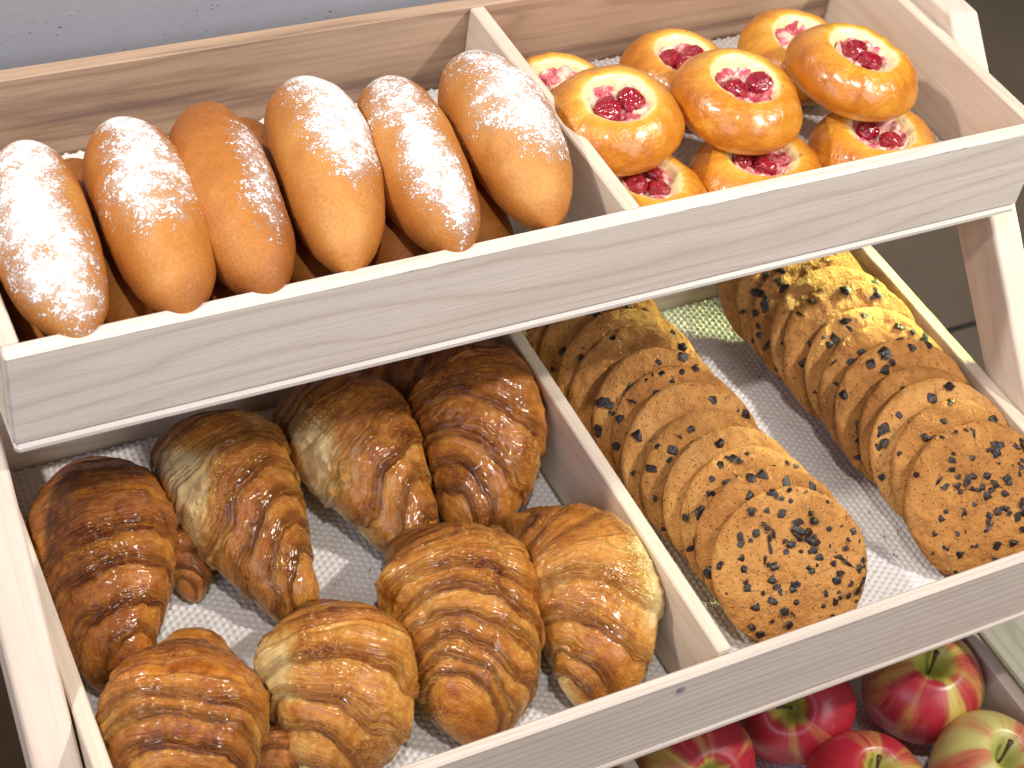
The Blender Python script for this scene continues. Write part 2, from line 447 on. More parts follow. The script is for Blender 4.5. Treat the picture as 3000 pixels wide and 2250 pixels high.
def tray(y0, ztop, depth, h, tf, d0, d1, dz, label, mats):
    t = .0113
    root = empty('wooden_tray', (TW / 2, y0 + depth / 2, ztop - h))
    tag(root, label, 'tray', 'wooden display trays')
    bb = .0072; g = .0006
    zb = ztop - h + bb
    board('front_panel', 0, TW, y0, y0 + tf, zb + g, ztop, mats['front'], root, .0014)
    board('side_panel', 0, t, y0 + tf + g, y0 + depth + .012, zb + g, ztop - .0004, mats['side'], root)
    board('side_panel', TW - t, TW, y0 + tf + g, y0 + depth + .012, zb + g, ztop - .0004, mats['side'], root)
    board('back_panel', t + g, TW - t - g, y0 + depth, y0 + depth + .012, zb + g, ztop - .0002, mats['back'], root)
    board('divider', d0, d1, y0 + tf + g, y0 + depth - g, zb + g, ztop + dz, mats['side'], root)
    board('base_board', .0004, TW - .0004, y0 - .0011, y0 + depth + .0115, ztop - h, zb, mats['base'], root, .0022)
    return root

UY, UZ, UD, UH = 0., 0., .2516, .0787
LY, LZ, LD, LH = -.2087, -.2132, .3778, .0833
BY, BZ, BD, BH = -.4170, -.4290, .3778, .0833
DX0, DX1 = .4003, .4115
FU, FL, FB = -.0678, -.2832, -.4990
tray(UY, UZ, UD, UH, .0113, DX0 + .0007, DX1 + .001, -.0003, 'top wooden tray holding sugar-dusted buns and cherry buns', dict(front=M['front'], side=M['wood_y'], back=M['back'], base=M['front_base']))
tray(LY, LZ, LD, LH, .0086, .3988, .4097, .0036, 'middle wooden tray holding croissants and chocolate chip cookies', dict(front=M['front_low'], side=M['wood_y'], back=M['wood_x'], base=M['front_low']))
TM = [o for o in COL.objects if o.name == 'wooden_tray.001'][0]
tray(BY, BZ, BD, BH, .0086, .3988, .4097, .0030, 'bottom wooden tray holding red and yellow apples', dict(front=M['front_low'], side=M['wood_y'], back=M['wood_x'], base=M['front_low']))

SCREW = (0.3681, -0.2091, -0.2242)
import bmesh as _bm
_b = _bm.new(); _bm.ops.create_cone(_b, cap_ends=True, segments=20, radius1=.0034, radius2=.0027, depth=.0012)
_me = bpy.data.meshes.new('screw'); _b.to_mesh(_me); _b.free()
_sc = mobj('screw', _me, mat_simple('screw_steel', (.20, .19, .21), .35), TM); _sc.rotation_euler = (PI / 2, 0, 0)
_sc.location = Vector(SCREW) - TM.location

# ------------------------------------------------------------------ rack with slanted legs
FLOOR = -.90
rack = empty('display_rack', (TW / 2, -.35, FLOOR))
tag(rack, 'pale wooden rack with two slanted legs carrying the three trays', 'display rack')
def leg(x0, x1):
    # cross-section in (a,b): front face z-y=-.117, back face z-y=-.179; top cut level at z=.012
    f, b, bv = -.117, -.179, .0035
    zt = .012
    prof = []
    for (c, z) in ((f, zt), (b, zt), (b, FLOOR), (f, FLOOR)): prof.append((z - c, z))
    V, F = [], []
    import bmesh
    bm = bmesh.new()
    vs0 = [bm.verts.new((x0, y, z)) for y, z in prof]; vs1 = [bm.verts.new((x1, y, z)) for y, z in prof]
    bm.faces.new(vs0[::-1]); bm.faces.new(vs1)
    for i in range(4): bm.faces.new((vs0[i], vs0[(i + 1) % 4], vs1[(i + 1) % 4], vs1[i]))
    bmesh.ops.recalc_face_normals(bm, faces=bm.faces)
    bmesh.ops.bevel(bm, geom=list(bm.edges), offset=bv, segments=3, affect='EDGES', profile=.5)
    # local frame: y along the leg (so the grain runs along it)
    R = Matrix.Rotation(-math.radians(45), 4, 'X'); org = Vector(((x0 + x1) / 2, prof[0][0], zt))
    bmesh.ops.transform(bm, matrix=R @ Matrix.Translation(-org), verts=bm.verts)
    me = bpy.data.meshes.new('leg'); bm.to_mesh(me); bm.free()
    o = mobj('leg', me, M['leg'], rack)
    o.location = org - rack.location; o.rotation_euler = (math.radians(45), 0, 0)
    return o
leg(TW + .0012, TW + .0285)
leg(-.0305, -.0018)

# ------------------------------------------------------------------ setting
fl = board_mesh('floor', -4, 6, -4, 6, FLOOR - .1, FLOOR, .002)
fo = mobj('floor', fl, M['floor']); fo.location = (-4, -4, FLOOR); tag(fo, kind='structure')
wl = board_mesh('concrete_wall', -1.6, .735, .292, .392, -.36, .72, .004)
wo = mobj('concrete_wall', wl, M['concrete']); wo.location = (-1.6, .292, .72)
tag(wo, 'blue-grey concrete wall with small air holes behind the top tray', 'wall')

so = mobj('side_board', board_mesh('side_board', .786, 1.25, -.60, .02, -.492, -.47, .002), wood('side_board_wood', (.52, .50, .40), (.26, .26, .17), 1, ring=30, warp=2.2, kr=.6, kf=.4, kb=.5)); so.location = (.786, -.60, -.47)  # green lamplight is put into these wood colours
tag(so, 'pale wooden board to the right of the bottom tray, with green lamplight painted into its colour', 'board')

pw = mobj('wood_panel', board_mesh('wood_panel', -1.6, .735, .285, .385, FLOOR + .001, -.362, .003), wood('dark_panel_wood', (.26, .175, .10), (.13, .08, .045), 2, ring=30, warp=2.0, kr=.5, kf=.4, kb=.5))
pw.location = (-1.6, .285, -.362); tag(pw, 'brown wooden panel low down behind the left leg of the rack', 'panel')

# ------------------------------------------------------------------ nubby liners
def liner(x0, x1, y0, y1, z, res, label, pitch=.0055, amp=.0014, seed=1):
    nx, ny = int((x1 - x0) / res), int((y1 - y0) / res)
    xs = np.linspace(x0, x1, nx); ys = np.linspace(y0, y1, ny)
    X, Y = np.meshgrid(xs, ys, indexing='ij')
    k = 4 * PI / (math.sqrt(3) * pitch)
    wob = np.stack([X.ravel(), Y.ravel(), 0 * X.ravel()], 1)
    dx = vnoise(wob * 30, seed).reshape(X.shape) * .0006
    h = sum(np.cos(k * ((X + dx) * math.cos(a) + (Y + dx) * math.sin(a))) for a in (0, PI / 3 * 2, PI / 3 * 4)) / 3
    und = vnoise(wob * 9, seed + 3).reshape(X.shape) * .0012
    e = np.minimum(np.minimum(X - x0, x1 - X), np.minimum(Y - y0, y1 - Y))
    Z = z + amp * np.where(h > 0, h, h * .6) + und * sstep(0, .02, e)
    cx, cy = (x0 + x1) / 2, (y0 + y1) / 2
    V = np.stack([X - cx, Y - cy, Z - z], -1).reshape(-1, 3)
    F = grid_faces(nx, ny, False)[:, ::-1]
    # closed rim 1.5 mm down so it is a real mat
    o = mobj('tray_liner', np_mesh('tray_liner', V, F), M['liner'])
    o.location = (cx, cy, z)
    md = o.modifiers.new('thick', 'SOLIDIFY'); md.thickness = .0011; md.offset = -1
    tag(o, label, 'tray liner', 'white nubby tray liners')
    return o
liner(.0125, .3995, .0125, .2500, FU, .0011, 'white nubby liner under the sugar-dusted buns', seed=1)
liner(.4135, .7370, .0125, .2500, FU, .0011, 'white nubby liner under the cherry buns', seed=2)
liner(.0125, .3970, LY + .010, LY + LD - .001, FL, .00085, 'white nubby liner under the croissants', seed=3)
liner(.4110, .7370, LY + .010, LY + LD - .001, FL, .00085, 'white nubby liner under the two rows of cookies', seed=4)
liner(.4110, .7370, BY + .010, BY + BD - .001, FB, .0011, 'white nubby liner in deep shade under the red apples', seed=5)

# ------------------------------------------------------------------ croissants
def spline(P, n):
    P = np.asarray(P, float)
    Q = np.vstack([2 * P[0] - P[1], P, 2 * P[-1] - P[-2]])
    out = []
    for i in range(len(P) - 1):
        t = np.linspace(0, 1, 80, endpoint=False)[:, None]
        a, b, c, d = Q[i], Q[i + 1], Q[i + 2], Q[i + 3]
        out.append(.5 * ((2 * b) + (-a + c) * t + (2 * a - 5 * b + 4 * c - d) * t ** 2 + (-a + 3 * b - 3 * c + d) * t ** 3))
    out.append(P[-1:]); C = np.vstack(out)
    L = np.r_[0, np.cumsum(np.linalg.norm(np.diff(C, axis=0), axis=1))]
    s = np.linspace(0, L[-1], n)
    return np.stack([np.interp(s, L, C[:, k]) for k in range(C.shape[1])], 1), L[-1]

def croissant(label, pts, rmax, u0=.5, seed=0, tipa=.36, tipb=.36, pw=1.25, pwa=1.45, bake0=.5, layers=4, amp=.082, tilt=.20, zlift=0., pale_side=0., hs=.86, knob=None):
    nu, nv = 300, 200
    C, Ltot = spline(pts, nu)
    u = np.linspace(0, 1, nu)
    T = np.gradient(C, axis=0); T /= np.linalg.norm(T, axis=1)[:, None]
    Nn = np.stack([T[:, 1], -T[:, 0]], 1)
    rs = np.random.RandomState(seed)
    # radius along the roll
    a = np.where(u < u0, (u0 - u) / u0, (u - u0) / (1 - u0))
    tip = np.where(u < u0, tipa, tipb)
    base = tip + (1 - tip) * np.cos(np.clip(a, 0, 1) * PI / 2) ** np.where(u < u0, pwa, pw)
    d_end = np.minimum(u, 1 - u) * Ltot
    rt = rmax * tip * .95
    cap = np.sqrt(np.clip(1 - (1 - np.clip(d_end / rt, 0, 1)) ** 2, 1e-4, 1))
    R = rmax * base * cap
    th = np.linspace(0, 2 * PI, nv, endpoint=False)
    U, TH = np.meshgrid(u, th, indexing='ij'); A = np.repeat(a[:, None], nv, 1)
    side = np.where(U < u0, -1., 1.)
    w = np.stack([U * 6 + 0 * TH, np.cos(TH) * 1.2, np.sin(TH) * 1.2], -1).reshape(-1, 3)
    wob = fbm(w, 1.0, 3, seed).reshape(U.shape)
    t0 = rs.uniform(0, 2 * PI)
    sA = A + tilt * np.cos(TH - t0) * side * (.35 + .65 * A) + .085 * wob + .03 * np.sin(2 * TH + t0)
    sA = np.clip(sA, 0, 1.3)
    ks = np.concatenate([[-.3], np.cumsum(np.array([.20, .19, .17, .15, .13, .11, .09])[:layers] * rs.uniform(.75, 1.25, layers))])
    ks[0] = 0; ks = ks / ks[-1] * .93
    kk = np.arange(len(ks))
    ks2 = np.r_[ks, 1.5]; kk2 = np.r_[kk, len(ks)]
    Lc = np.interp(sA, ks2, kk2) + 0.0
    k = np.floor(Lc); ph = Lc - k
    # each wrap swells outwards and ends in an abrupt edge
    saw = np.where(ph < .90, (ph / .90) ** .6, 1 - sstep(.90, 1.0, ph)) - .5
    first = (k == 0)
    saw = np.where(first, np.where(ph < .90, .5 - .10 * (1 - ph), saw), saw)
    am = amp * (.75 + .5 * A) * (1 + .35 * wob)
    # thin sheets at the edge
    mini = (np.abs(((ph * 7 + 1.5 * wob) % 1) - .5) * 2 - .5) * .030 * sstep(.30, .75, ph)
    lowp = np.stack([U * Ltot * 1.0, R[:, None] * np.cos(TH), R[:, None] * np.sin(TH)], -1).reshape(-1, 3)
    n1 = fbm(lowp, 42, 3, seed + 11).reshape(U.shape); n2 = fbm(lowp, 170, 3, seed + 23).reshape(U.shape)
    # flakes: ridged noise stretched round the roll
    fl = np.stack([Lc * 5 + side * 7, TH * 1.6 + 0 * U, 0 * U + seed], -1).reshape(-1, 3)
    n3 = (1 - np.abs(fbm(fl, 1.0, 3, seed + 5))).reshape(U.shape) - .75
    rr = R[:, None] * (1 + am * saw + mini + .085 * n1 + .022 * n2 + .045 * n3)
    if knob:
        ku, kt, kr, kh = knob
        dk = np.hypot((U - ku) * Ltot, (np.angle(np.exp(1j * (TH - kt)))) * R[:, None])
        rr = rr + kh * np.exp(-(dk / kr) ** 2)
    X = C[:, 0][:, None] + Nn[:, 0][:, None] * rr * np.cos(TH)
    Y = C[:, 1][:, None] + Nn[:, 1][:, None] * rr * np.cos(TH)
    zc = hs * R * .93 + .004
    arch = .008 * np.exp(-((u - u0) / .3) ** 2)
    zz = zc[:, None] + rr * hs * np.sin(TH) + arch[:, None]
    zmin = .001
    zz = np.where(zz < zmin + .006, zmin + .006 * np.exp(np.clip((zz - zmin - .006) / .006, -6, 0)), zz) + zlift
    ctr = np.array([C[:, 0].mean(), C[:, 1].mean()])
    V = np.stack([X - ctr[0], Y - ctr[1], zz], -1).reshape(-1, 3)
    F = grid_faces(nu, nv)
    # caps
    V = np.vstack([V, V[:nv].mean(0), V[-nv:].mean(0)])
    me_f = [tuple(f) for f in F.tolist()]
    n0 = nu * nv
    for j in range(nv):
        j2 = (j + 1) % nv
        me_f.append((n0, j2, j)); me_f.append((n0 + 1, n0 - nv + j, n0 - nv + j2))
    me = bpy.data.meshes.new('croissant'); me.from_pydata(V.tolist(), [], me_f); me.update()
    me.polygons.foreach_set('use_smooth', np.ones(len(me.polygons), bool))
    up = np.clip(np.sin(TH), -1, 1)
    lay = np.array([_hash(np.int64(q), np.int64(s), np.int64(3), seed) for q in range(12) for s in (0, 1)]).reshape(12, 2)
    lr = lay[np.clip(k, 0, 11).astype(int), (side > 0).astype(int)]
    bake = bake0 - .04 + .22 * up + .12 * (ph - .5) + .10 * lr + .12 * n1
    edge = sstep(.45, .95, ph) * (1 - .3 * first) + .35 * sstep(.12, .0, ph)
    # pale dough shows in the tucks, low on the sides and on the soft flank
    pale = .26 * sstep(.16, .02, ph) * (k > 0) * sstep(-.2, .35, wob + .2) + .8 * sstep(.0, -.65, up)
    if pale_side:
        # irregular pale torn flank
        sd = np.sign(pale_side); c = np.cos(TH) * sd
        pale = pale + abs(pale_side) * sstep(.25, .95, c + .35 * wob) * np.exp(-((U - u0 - .08) / .17) ** 2) * 1.6
    pad = lambda q: np.r_[q.ravel(), q[0].mean(), q[-1].mean()]
    fattr(me, 'phase', pad(ph)); fattr(me, 'bake', pad(bake)); fattr(me, 'edge', pad(edge)); fattr(me, 'pale', np.clip(pad(pale), 0, 1.3))
    uvl = me.uv_layers.new(name='UVMap')
    vi = np.empty(len(me.loops), np.int32); me.loops.foreach_get('vertex_index', vi)
    uvv = np.stack([pad(Lc + side * 20), pad(np.abs(TH - PI) / PI * 2)], 1)
    uvl.data.foreach_set('uv', uvv[vi].astype(np.float32).ravel())
    o = mobj('croissant', me, M['croissant'])
    o.location = (ctr[0], ctr[1], FL)
    tag(o, label, 'croissant', 'croissants in the middle tray')
    return o

croissant('dark glossy croissant lying along the left side wall of the middle tray', [(.071, .140), (.066, .085), (.056, .030), (.045, -.018), (.040, -.052)], .0475, .45, 1, .34, .42, bake0=.60, tilt=.15, pwa=1.1)
croissant('croissant with cracked dark top and a pale torn left flank behind the tray middle', [(.150, .150), (.153, .098), (.157, .046), (.166, -.004), (.173, -.040)], .0480, .36, 2, .34, .36, pw=1.35, pwa=1.2, bake0=.50, pale_side=1.0, layers=5)
croissant('croissant with its narrow rolled tip pointing at the flaky front croissant', [(.226, .152), (.247, .104), (.258, .052), (.266, .006), (.268, -.024)], .0470, .40, 3, .45, .34, bake0=.45, pale_side=.8)
croissant('big curled brown croissant in the back corner against the divider', [(.270, .136), (.312, .138), (.348, .106), (.346, .050), (.322, .000), (.309, -.022)], .0500, .55, 4, .34, .36, bake0=.52, amp=.09, knob=(.45, 1.4, .012, .006))
croissant('orange croissant cut off by the bottom left corner of the picture', [(.103, -.026), (.085, -.062), (.066, -.104), (.050, -.146), (.045, -.170)], .0510, .58, 5, .34, .45, pw=.9, bake0=.43, pwa=1.9)  # front croissants: lower bake0 partly paints in a stronger key light
croissant('fat orange croissant with a pale split at the bottom edge of the picture', [(.186, -.030), (.173, -.085), (.162, -.130), (.152, -.160), (.150, -.178)], .0500, .50, 6, .30, .48, pw=.85, pwa=1.7, bake0=.36, pale_side=.7)
croissant('long flaky golden croissant touching the front panel of the middle tray', [(.262, .004), (.268, -.052), (.262, -.105), (.252, -.150), (.248, -.176)], .0520, .46, 7, .34, .50, pw=.9, pwa=1.6, bake0=.42, layers=6, amp=.10, knob=(.42, .55, .014, .010))
croissant('light golden curved croissant in the front corner beside the divider', [(.302, -.038), (.332, -.044), (.353, -.078), (.352, -.122), (.336, -.166), (.328, -.182)], .0480, .50, 8, .36, .50, bake0=.35, pale_side=-.9)
croissant('mostly hidden croissant end in shadow behind the two back left croissants', [(.108, .060), (.112, .026), (.110, .006)], .018, .4, 9, .5, .5, bake0=.42, layers=3)
croissant('mostly hidden dark croissant end between the two front left croissants', [(.118, -.112), (.116, -.140), (.108, -.165)], .022, .5, 10, .5, .5, bake0=.55, layers=3)

# ------------------------------------------------------------------ sugar dusted buns
def sugar_bun(label, a, b, za, zb, r, seed, sugar=None, bake0=.45, group='sugar-dusted buns in the top tray', bend=.0, tap=.07):
    nu, nv = 150, 96
    a = np.array([*a, za]); b = np.array([*b, zb])
    ax = b - a; Lb = np.linalg.norm(ax); ex = ax / Lb
    s = np.cross(ex, [0, 0, 1.]); s /= np.linalg.norm(s); up = np.cross(s, ex)
    t = np.cos(np.linspace(PI, 0, nu))                 # -1..1
    prof = np.clip(1 - np.abs(t) ** 2.6, 0, 1) ** .58
    taper = 1 - tap * t
    R = r * prof * taper
    th = np.linspace(0, 2 * PI, nv, endpoint=False)
    Tt, TH = np.meshgrid(t, th, indexing='ij')
    P3 = np.stack([Tt * Lb / 2, R[:, None] * np.cos(TH), R[:, None] * np.sin(TH)], -1)
    n = fbm(P3.reshape(-1, 3) + seed * .7, 26, 3, seed).reshape(Tt.shape)
    n2 = fbm(P3.reshape(-1, 3) + seed * .7, 95, 3, seed + 4).reshape(Tt.shape)
    rr = R[:, None] * (1 + .075 * n + .011 * n2)
    cs, sn = np.cos(TH), np.sin(TH)
    low = np.where(sn < 0, .80, .97)
    # bottom seam tuck
    seam = 1 - .05 * np.exp(-((sn + .55) / .12) ** 2)
    lat = rr * cs * seam + bend * (1 - Tt ** 2)
    ver = rr * sn * low * seam * 1.03
    c = (a + b) / 2
    V = (Tt[..., None] * Lb / 2) * ex + lat[..., None] * s + ver[..., None] * up
    me = np_mesh('sugar_bun', V.reshape(-1, 3), grid_faces(nu, nv))
    bake = bake0 + .02 + .0 * sn + .46 * np.exp(-((sn - .05) / .45) ** 2) * .6 + .14 * n - .45 * sstep(-.25, -.75, sn)
    bake = bake + .15 * sstep(.75, 1.0, np.abs(Tt))
    if sugar:
        off, wid, t0, t1, st, drift = sugar
        cen = off + drift * Tt + .16 * vnoise(np.stack([Tt.ravel() * 2.2, 0 * Tt.ravel(), 0 * Tt.ravel() + seed], 1), 5).reshape(Tt.shape)
        wv = wid * (1 + .30 * vnoise(np.stack([Tt.ravel() * 3, 0 * Tt.ravel() + 4, 0 * Tt.ravel() + seed], 1), 6).reshape(Tt.shape))
        q = np.abs(cs - cen) / wv + .25 * n
        m = sstep(1.75, .0, q) * sstep(-.05, .40, sn) * sstep(t0 - .18, t0 + .18, Tt) * sstep(t1 + .38, t1 - .30, Tt)
        m = np.clip(m, 0, 1) ** 1.05 * (st * .98) * (1 + .55 * n + .5 * n2)
    else: m = 0 * Tt
    fattr(me, 'bake', bake); fattr(me, 'sugar', np.clip(m, 0, 1.2))
    o = mobj('sugar_bun', me, M['bread']); o.location = c
    tag(o, label, 'bun', group)
    return o
# a = back end, b = front end; cs>0 is the side s = ex x z
B = [
 ('leftmost sugar-dusted bun, thickly powdered to its front end', (.055, .172), (.044, .003), .0320, (.05, .75, -.98, .95, 1.0, -.05), .48),
 ('second sugar-dusted bun from the left, powdered at the back and bare in front', (.113, .173), (.105, .004), .0325, (.0, .72, -1.1, .30, 1.05, -.15), .55),
 ('darker bun with only a faint patch of sugar along one flank', (.174, .179), (.156, .005), .0330, (-.45, .38, -.45, .55, .62, .05), .66),
 ('powdered bun with a narrow tapering front end, fourth from the left', (.240, .182), (.209, .009), .0330, (-.25, .62, -1.0, .30, .92, -.15), .45),
 ('bun with one dense white sugar stripe along its whole back', (.299, .174), (.280, .005), .0325, (-.05, .55, -1.1, .85, 1.0, -.12), .52),
 ('rightmost sugar-dusted bun leaning against the divider', (.360, .178), (.347, .011), .0345, (-.15, .68, -1.1, .45, .85, -.25), .44),
]
for i, (lab, a, b, r, sg, bk) in enumerate(B):
    sugar_bun(lab, a, b, .004 + .004 * (i % 2), -.002, r, 20 + i, sg, bk, bend=(.004, -.003, .005, -.004, .003, -.003)[i], tap=(.06, .09, .03, .16, .07, .14)[i])
LB = [('mostly hidden bun under the leftmost sugar-dusted bun, against the side wall', .041, .205, .016),
      ('mostly hidden bun glimpsed between the first and second sugar-dusted buns', .086, .205, .016),
      ('mostly hidden bun whose back end shows before the darker bun', .146, .212, .016),
      ('mostly hidden bun whose brown back end shows beside the fourth bun', .206, .216, .018),
      ('mostly hidden bun in the gap under the fourth and fifth sugar-dusted buns', .262, .200, .016),
      ('mostly hidden brown bun under the rightmost sugar-dusted bun', .322, .195, .016)]
for i, (lab, x, yb, yf) in enumerate(LB):
    sugar_bun(lab, (x + .004, yb), (x, yf), FU + .027, FU + .027, .0275, 40 + i, None, .72, 'lower layer of buns in the top tray')

# ------------------------------------------------------------------ cherry buns
def cherry_mesh(seed):
    nu, nv = 26, 36
    ph = np.linspace(0, PI, nu); th = np.linspace(0, 2 * PI, nv, endpoint=False)
    A, Bq = np.meshgrid(ph, th, indexing='ij')
    D = np.stack([np.sin(A) * np.cos(Bq), np.sin(A) * np.sin(Bq), np.cos(A)], -1)
    n = fbm(D.reshape(-1, 3), 1.6, 3, seed).reshape(A.shape)
    ridge = np.abs(fbm(D.reshape(-1, 3), 2.6, 2, seed + 9)).reshape(A.shape)
    dent = np.exp(-(((D - np.array([.25, .1, .96])) ** 2).sum(-1)) / .09)
    V = D * (.0086 * (1 + .15 * n - .22 * np.exp(-(ridge / .10) ** 2) - .40 * dent))[..., None] * np.array([1.06, .98, .88])
    return np_mesh('cherry', V.reshape(-1, 3), grid_faces(nu, nv))
CH = [cherry_mesh(s) for s in (3, 8, 15)]

def bun_meshes(seed, R, H):
    nu, nv = 110, 140
    rs = np.random.RandomState(seed)
    # closed profile from hollow centre over the lip to the underside
    kp = np.array([(0, .50), (.20, .50), (.31, .56), (.385, .76), (.45, .885), (.53, .95), (.63, .955), (.80, .83), (.93, .65), (1.0, .43), (.955, .23), (.83, .08), (.64, .008), (.5, .0), (.2, .0), (0, .0)])
    C, _ = spline(kp, nu)
    th = np.linspace(0, 2 * PI, nv, endpoint=False)
    rr = np.clip(C[:, 0], 0, 2)[:, None] + 0 * th
    TH = np.repeat(th[None, :], nu, 0); zz = np.repeat(C[:, 1][:, None], nv, 1)
    D = np.stack([np.cos(TH), np.sin(TH), zz * .8], -1).reshape(-1, 3)
    n = fbm(D + seed, 1.1, 3, seed).reshape(TH.shape); n2 = fbm(D + seed, 4.0, 3, seed + 2).reshape(TH.shape)
    n3 = fbm(np.stack([np.cos(TH) * 2, np.sin(TH) * 2, rr * 1.5], -1).reshape(-1, 3) + seed, 1.2, 2, seed + 7).reshape(TH.shape)
    inner = sstep(.58, .36, rr) * (np.arange(nu)[:, None] < nu * .5)
    # the hollow is off-round
    rr2 = rr * (1 + .075 * n + .014 * n2 + inner * .20 * n3)
    z2 = zz * (1 + .07 * n * (zz > .1)) + .02 * n2 * (zz > .1)
    ell = 1 + .04 * np.cos(2 * (TH - rs.uniform(0, 6)))
    V = np.stack([rr2 * ell * np.cos(TH) * R, rr2 * ell * np.sin(TH) * R, z2 * H], -1).reshape(-1, 3)
    me = np_mesh('dough', V, grid_faces(nu, nv)[:, ::-1])
    arc = np.linspace(0, 1, nu)[:, None] + 0 * th
    lip = np.exp(-(np.maximum(0, np.abs(rr - .40) - .05) / .075) ** 2) * (zz > .4) * (np.arange(nu)[:, None] < nu * .55)
    bake = .52 + .22 * sstep(.55, .9, rr) * (zz > .3) - .85 * lip + .12 * n + .16 * n2 - .40 * sstep(.30, .02, zz) * (np.arange(nu)[:, None] > nu * .5)
    fattr(me, 'bake', bake)
    # filling
    nu2, nv2 = 34, 72
    r = np.linspace(0, 1, nu2); t2 = np.linspace(0, 2 * PI, nv2, endpoint=False)
    Rr, T2 = np.meshgrid(r, t2, indexing='ij')
    q = np.stack([Rr * np.cos(T2), Rr * np.sin(T2), 0 * Rr], -1).reshape(-1, 3)
    m = fbm(q + seed, 3.2, 4, seed + 31).reshape(Rr.shape)
    ang = vnoise(np.stack([np.cos(T2).ravel() * 2, np.sin(T2).ravel() * 2, 0 * T2.ravel() + seed], 1), 3).reshape(T2.shape)
    Rf = R * .42 * (1 + .10 * ang) * Rr
    z = H * (.66 + .08 * (1 - Rr ** 2) + .20 * Rr ** 3) + .0050 * m
    z[-1] -= .004
    V2 = np.stack([Rf * np.cos(T2), Rf * np.sin(T2), z], -1).reshape(-1, 3)
    me2 = np_mesh('curd_filling', V2, grid_faces(nu2, nv2)[:, ::-1])
    fattr(me2, 'rim', Rr)
    return me, me2

def cherry_bun(label, x, y, z, R, seed, cherries, rot=(0, 0, 0), H=.0400):
    root = empty('cherry_bun', (x, y, z)); root.rotation_euler = rot
    tag(root, label, 'cherry bun', 'cherry buns in the top tray')
    me, me2 = bun_meshes(seed, R, H)
    me.materials.append(M['dough']); mobj('dough', me, None, root); mobj('curd_filling', me2, M['custard'], root)
    rs = np.random.RandomState(seed)
    for i, (cx, cy, s) in enumerate(cherries):
        c = mobj('cherry', CH[(seed + i) % 3], M['cherry'], root)
        c.location = (cx, cy, H * .78); s *= .90; c.scale = (s, s, s * .9); c.rotation_euler = tuple(rs.uniform(-.6, .6, 2)) + (rs.uniform(0, 6),)
    return root
# lower layer first (z = tray floor), then the three on top
lo = FU + .001
cherry_bun('cherry bun in the lower layer, cut off by the divider at the front', .456, .068, lo, .047, 61, [(-.009, .0, 1.2), (.006, -.008, 1.1), (.010, .008, 1.0)])
cherry_bun('cherry bun in the lower layer, middle of the front panel of the top tray', .550, .066, lo, .0505, 62, [(.0, -.006, 1.2), (.004, .010, 1.2), (-.012, .004, 1.0)])
cherry_bun('cherry bun in the lower layer, in the front right corner of the top tray', .656, .066, lo, .0510, 63, [(-.005, .008, 1.15), (.004, -.009, 1.2)])
cherry_bun('cherry bun half hidden behind the divider, cherries sunk in pale curd', .450, .186, lo + .002, .0470, 64, [(.010, -.010, 1.2), (-.008, -.012, 1.1)], (.03, 0, 0))
cherry_bun('cherry bun at the back with a bright red juice stain, between two front buns', .556, .188, lo + .002, .0480, 65, [(.0, -.006, 1.3), (.012, .006, 1.1), (-.010, .006, 1.2)], (.03, 0, 0))
cherry_bun('cherry bun against the back panel with mostly pinkish curd', .660, .186, lo + .004, .0490, 66, [(.018, -.016, 1.0)], (.08, 0, 0))
tz = lo + .035
cherry_bun('cherry bun with two whole cherries in a pale hollow, on top next to the divider', .450, .113, tz + .003, .0490, 67, [(-.0105, -.004, 1.4), (.011, .000, 1.35)], (.08, -.05, 0))
cherry_bun('cherry bun with two split cherries and a red back rim, middle of the top layer', .549, .108, tz + .003, .0500, 68, [(-.008, -.003, 1.25), (.013, -.001, 1.3)], (.06, .02, 0))
cherry_bun('cherry bun with two flattened cherries, highest on the right', .652, .111, tz + .006, .0500, 69, [(.0, .007, 1.3), (.002, -.007, 1.3)], (.06, .08, .2))

# ------------------------------------------------------------------ cookies
CR, CT = .0580, .0152
def cookie_z(r):    # top surface height above the disc's mid plane, r in 0..1
    return CT * .5 * (np.clip(1 - np.clip((r - .52) / .48, 0, 1) ** 2.3, 0, 1) ** .5) + .0008 * (1 - r * r)
def cookie_mesh(seed):
    nr, nt = 44, 170
    tk = 1 + .14 * math.sin(seed * 2.3)
    rt = np.concatenate([np.linspace(0, .55, 20, endpoint=False), .55 + .45 * np.sin(np.linspace(0, PI / 2, nr - 20))])
    th = np.linspace(0, 2 * PI, nt, endpoint=False)
    rows = [(r, cookie_z(r)) for r in rt] + [(r, -cookie_z(r) * .85) for r in rt[::-1][1:]]
    Rr = np.array([q[0] for q in rows])[:, None] + 0 * th; Z = np.array([q[1] for q in rows])[:, None] + 0 * th
    TH = 0 * Rr + th
    out = 1 + .03 * vnoise(np.stack([np.cos(TH).ravel() * 1.5, np.sin(TH).ravel() * 1.5, 0 * TH.ravel() + seed], 1), seed).reshape(TH.shape)
    X, Y = Rr * out * CR * np.cos(TH), Rr * out * CR * np.sin(TH)
    P = np.stack([X, Y, Z], -1).reshape(-1, 3)
    n = fbm(P + seed, 48, 2, seed).reshape(Rr.shape); n2 = fbm(P + seed, 150, 3, seed + 3).reshape(Rr.shape)
    sg = np.sign(Z + 1e-9)
    Z = Z * tk + sg * (.0020 * n + .0016 * n2)
    k = 1 + .010 * n2
    return np_mesh('cookie_dough', np.stack([X * k, Y * k, Z], -1).reshape(-1, 3), grid_faces(len(rows), nt))
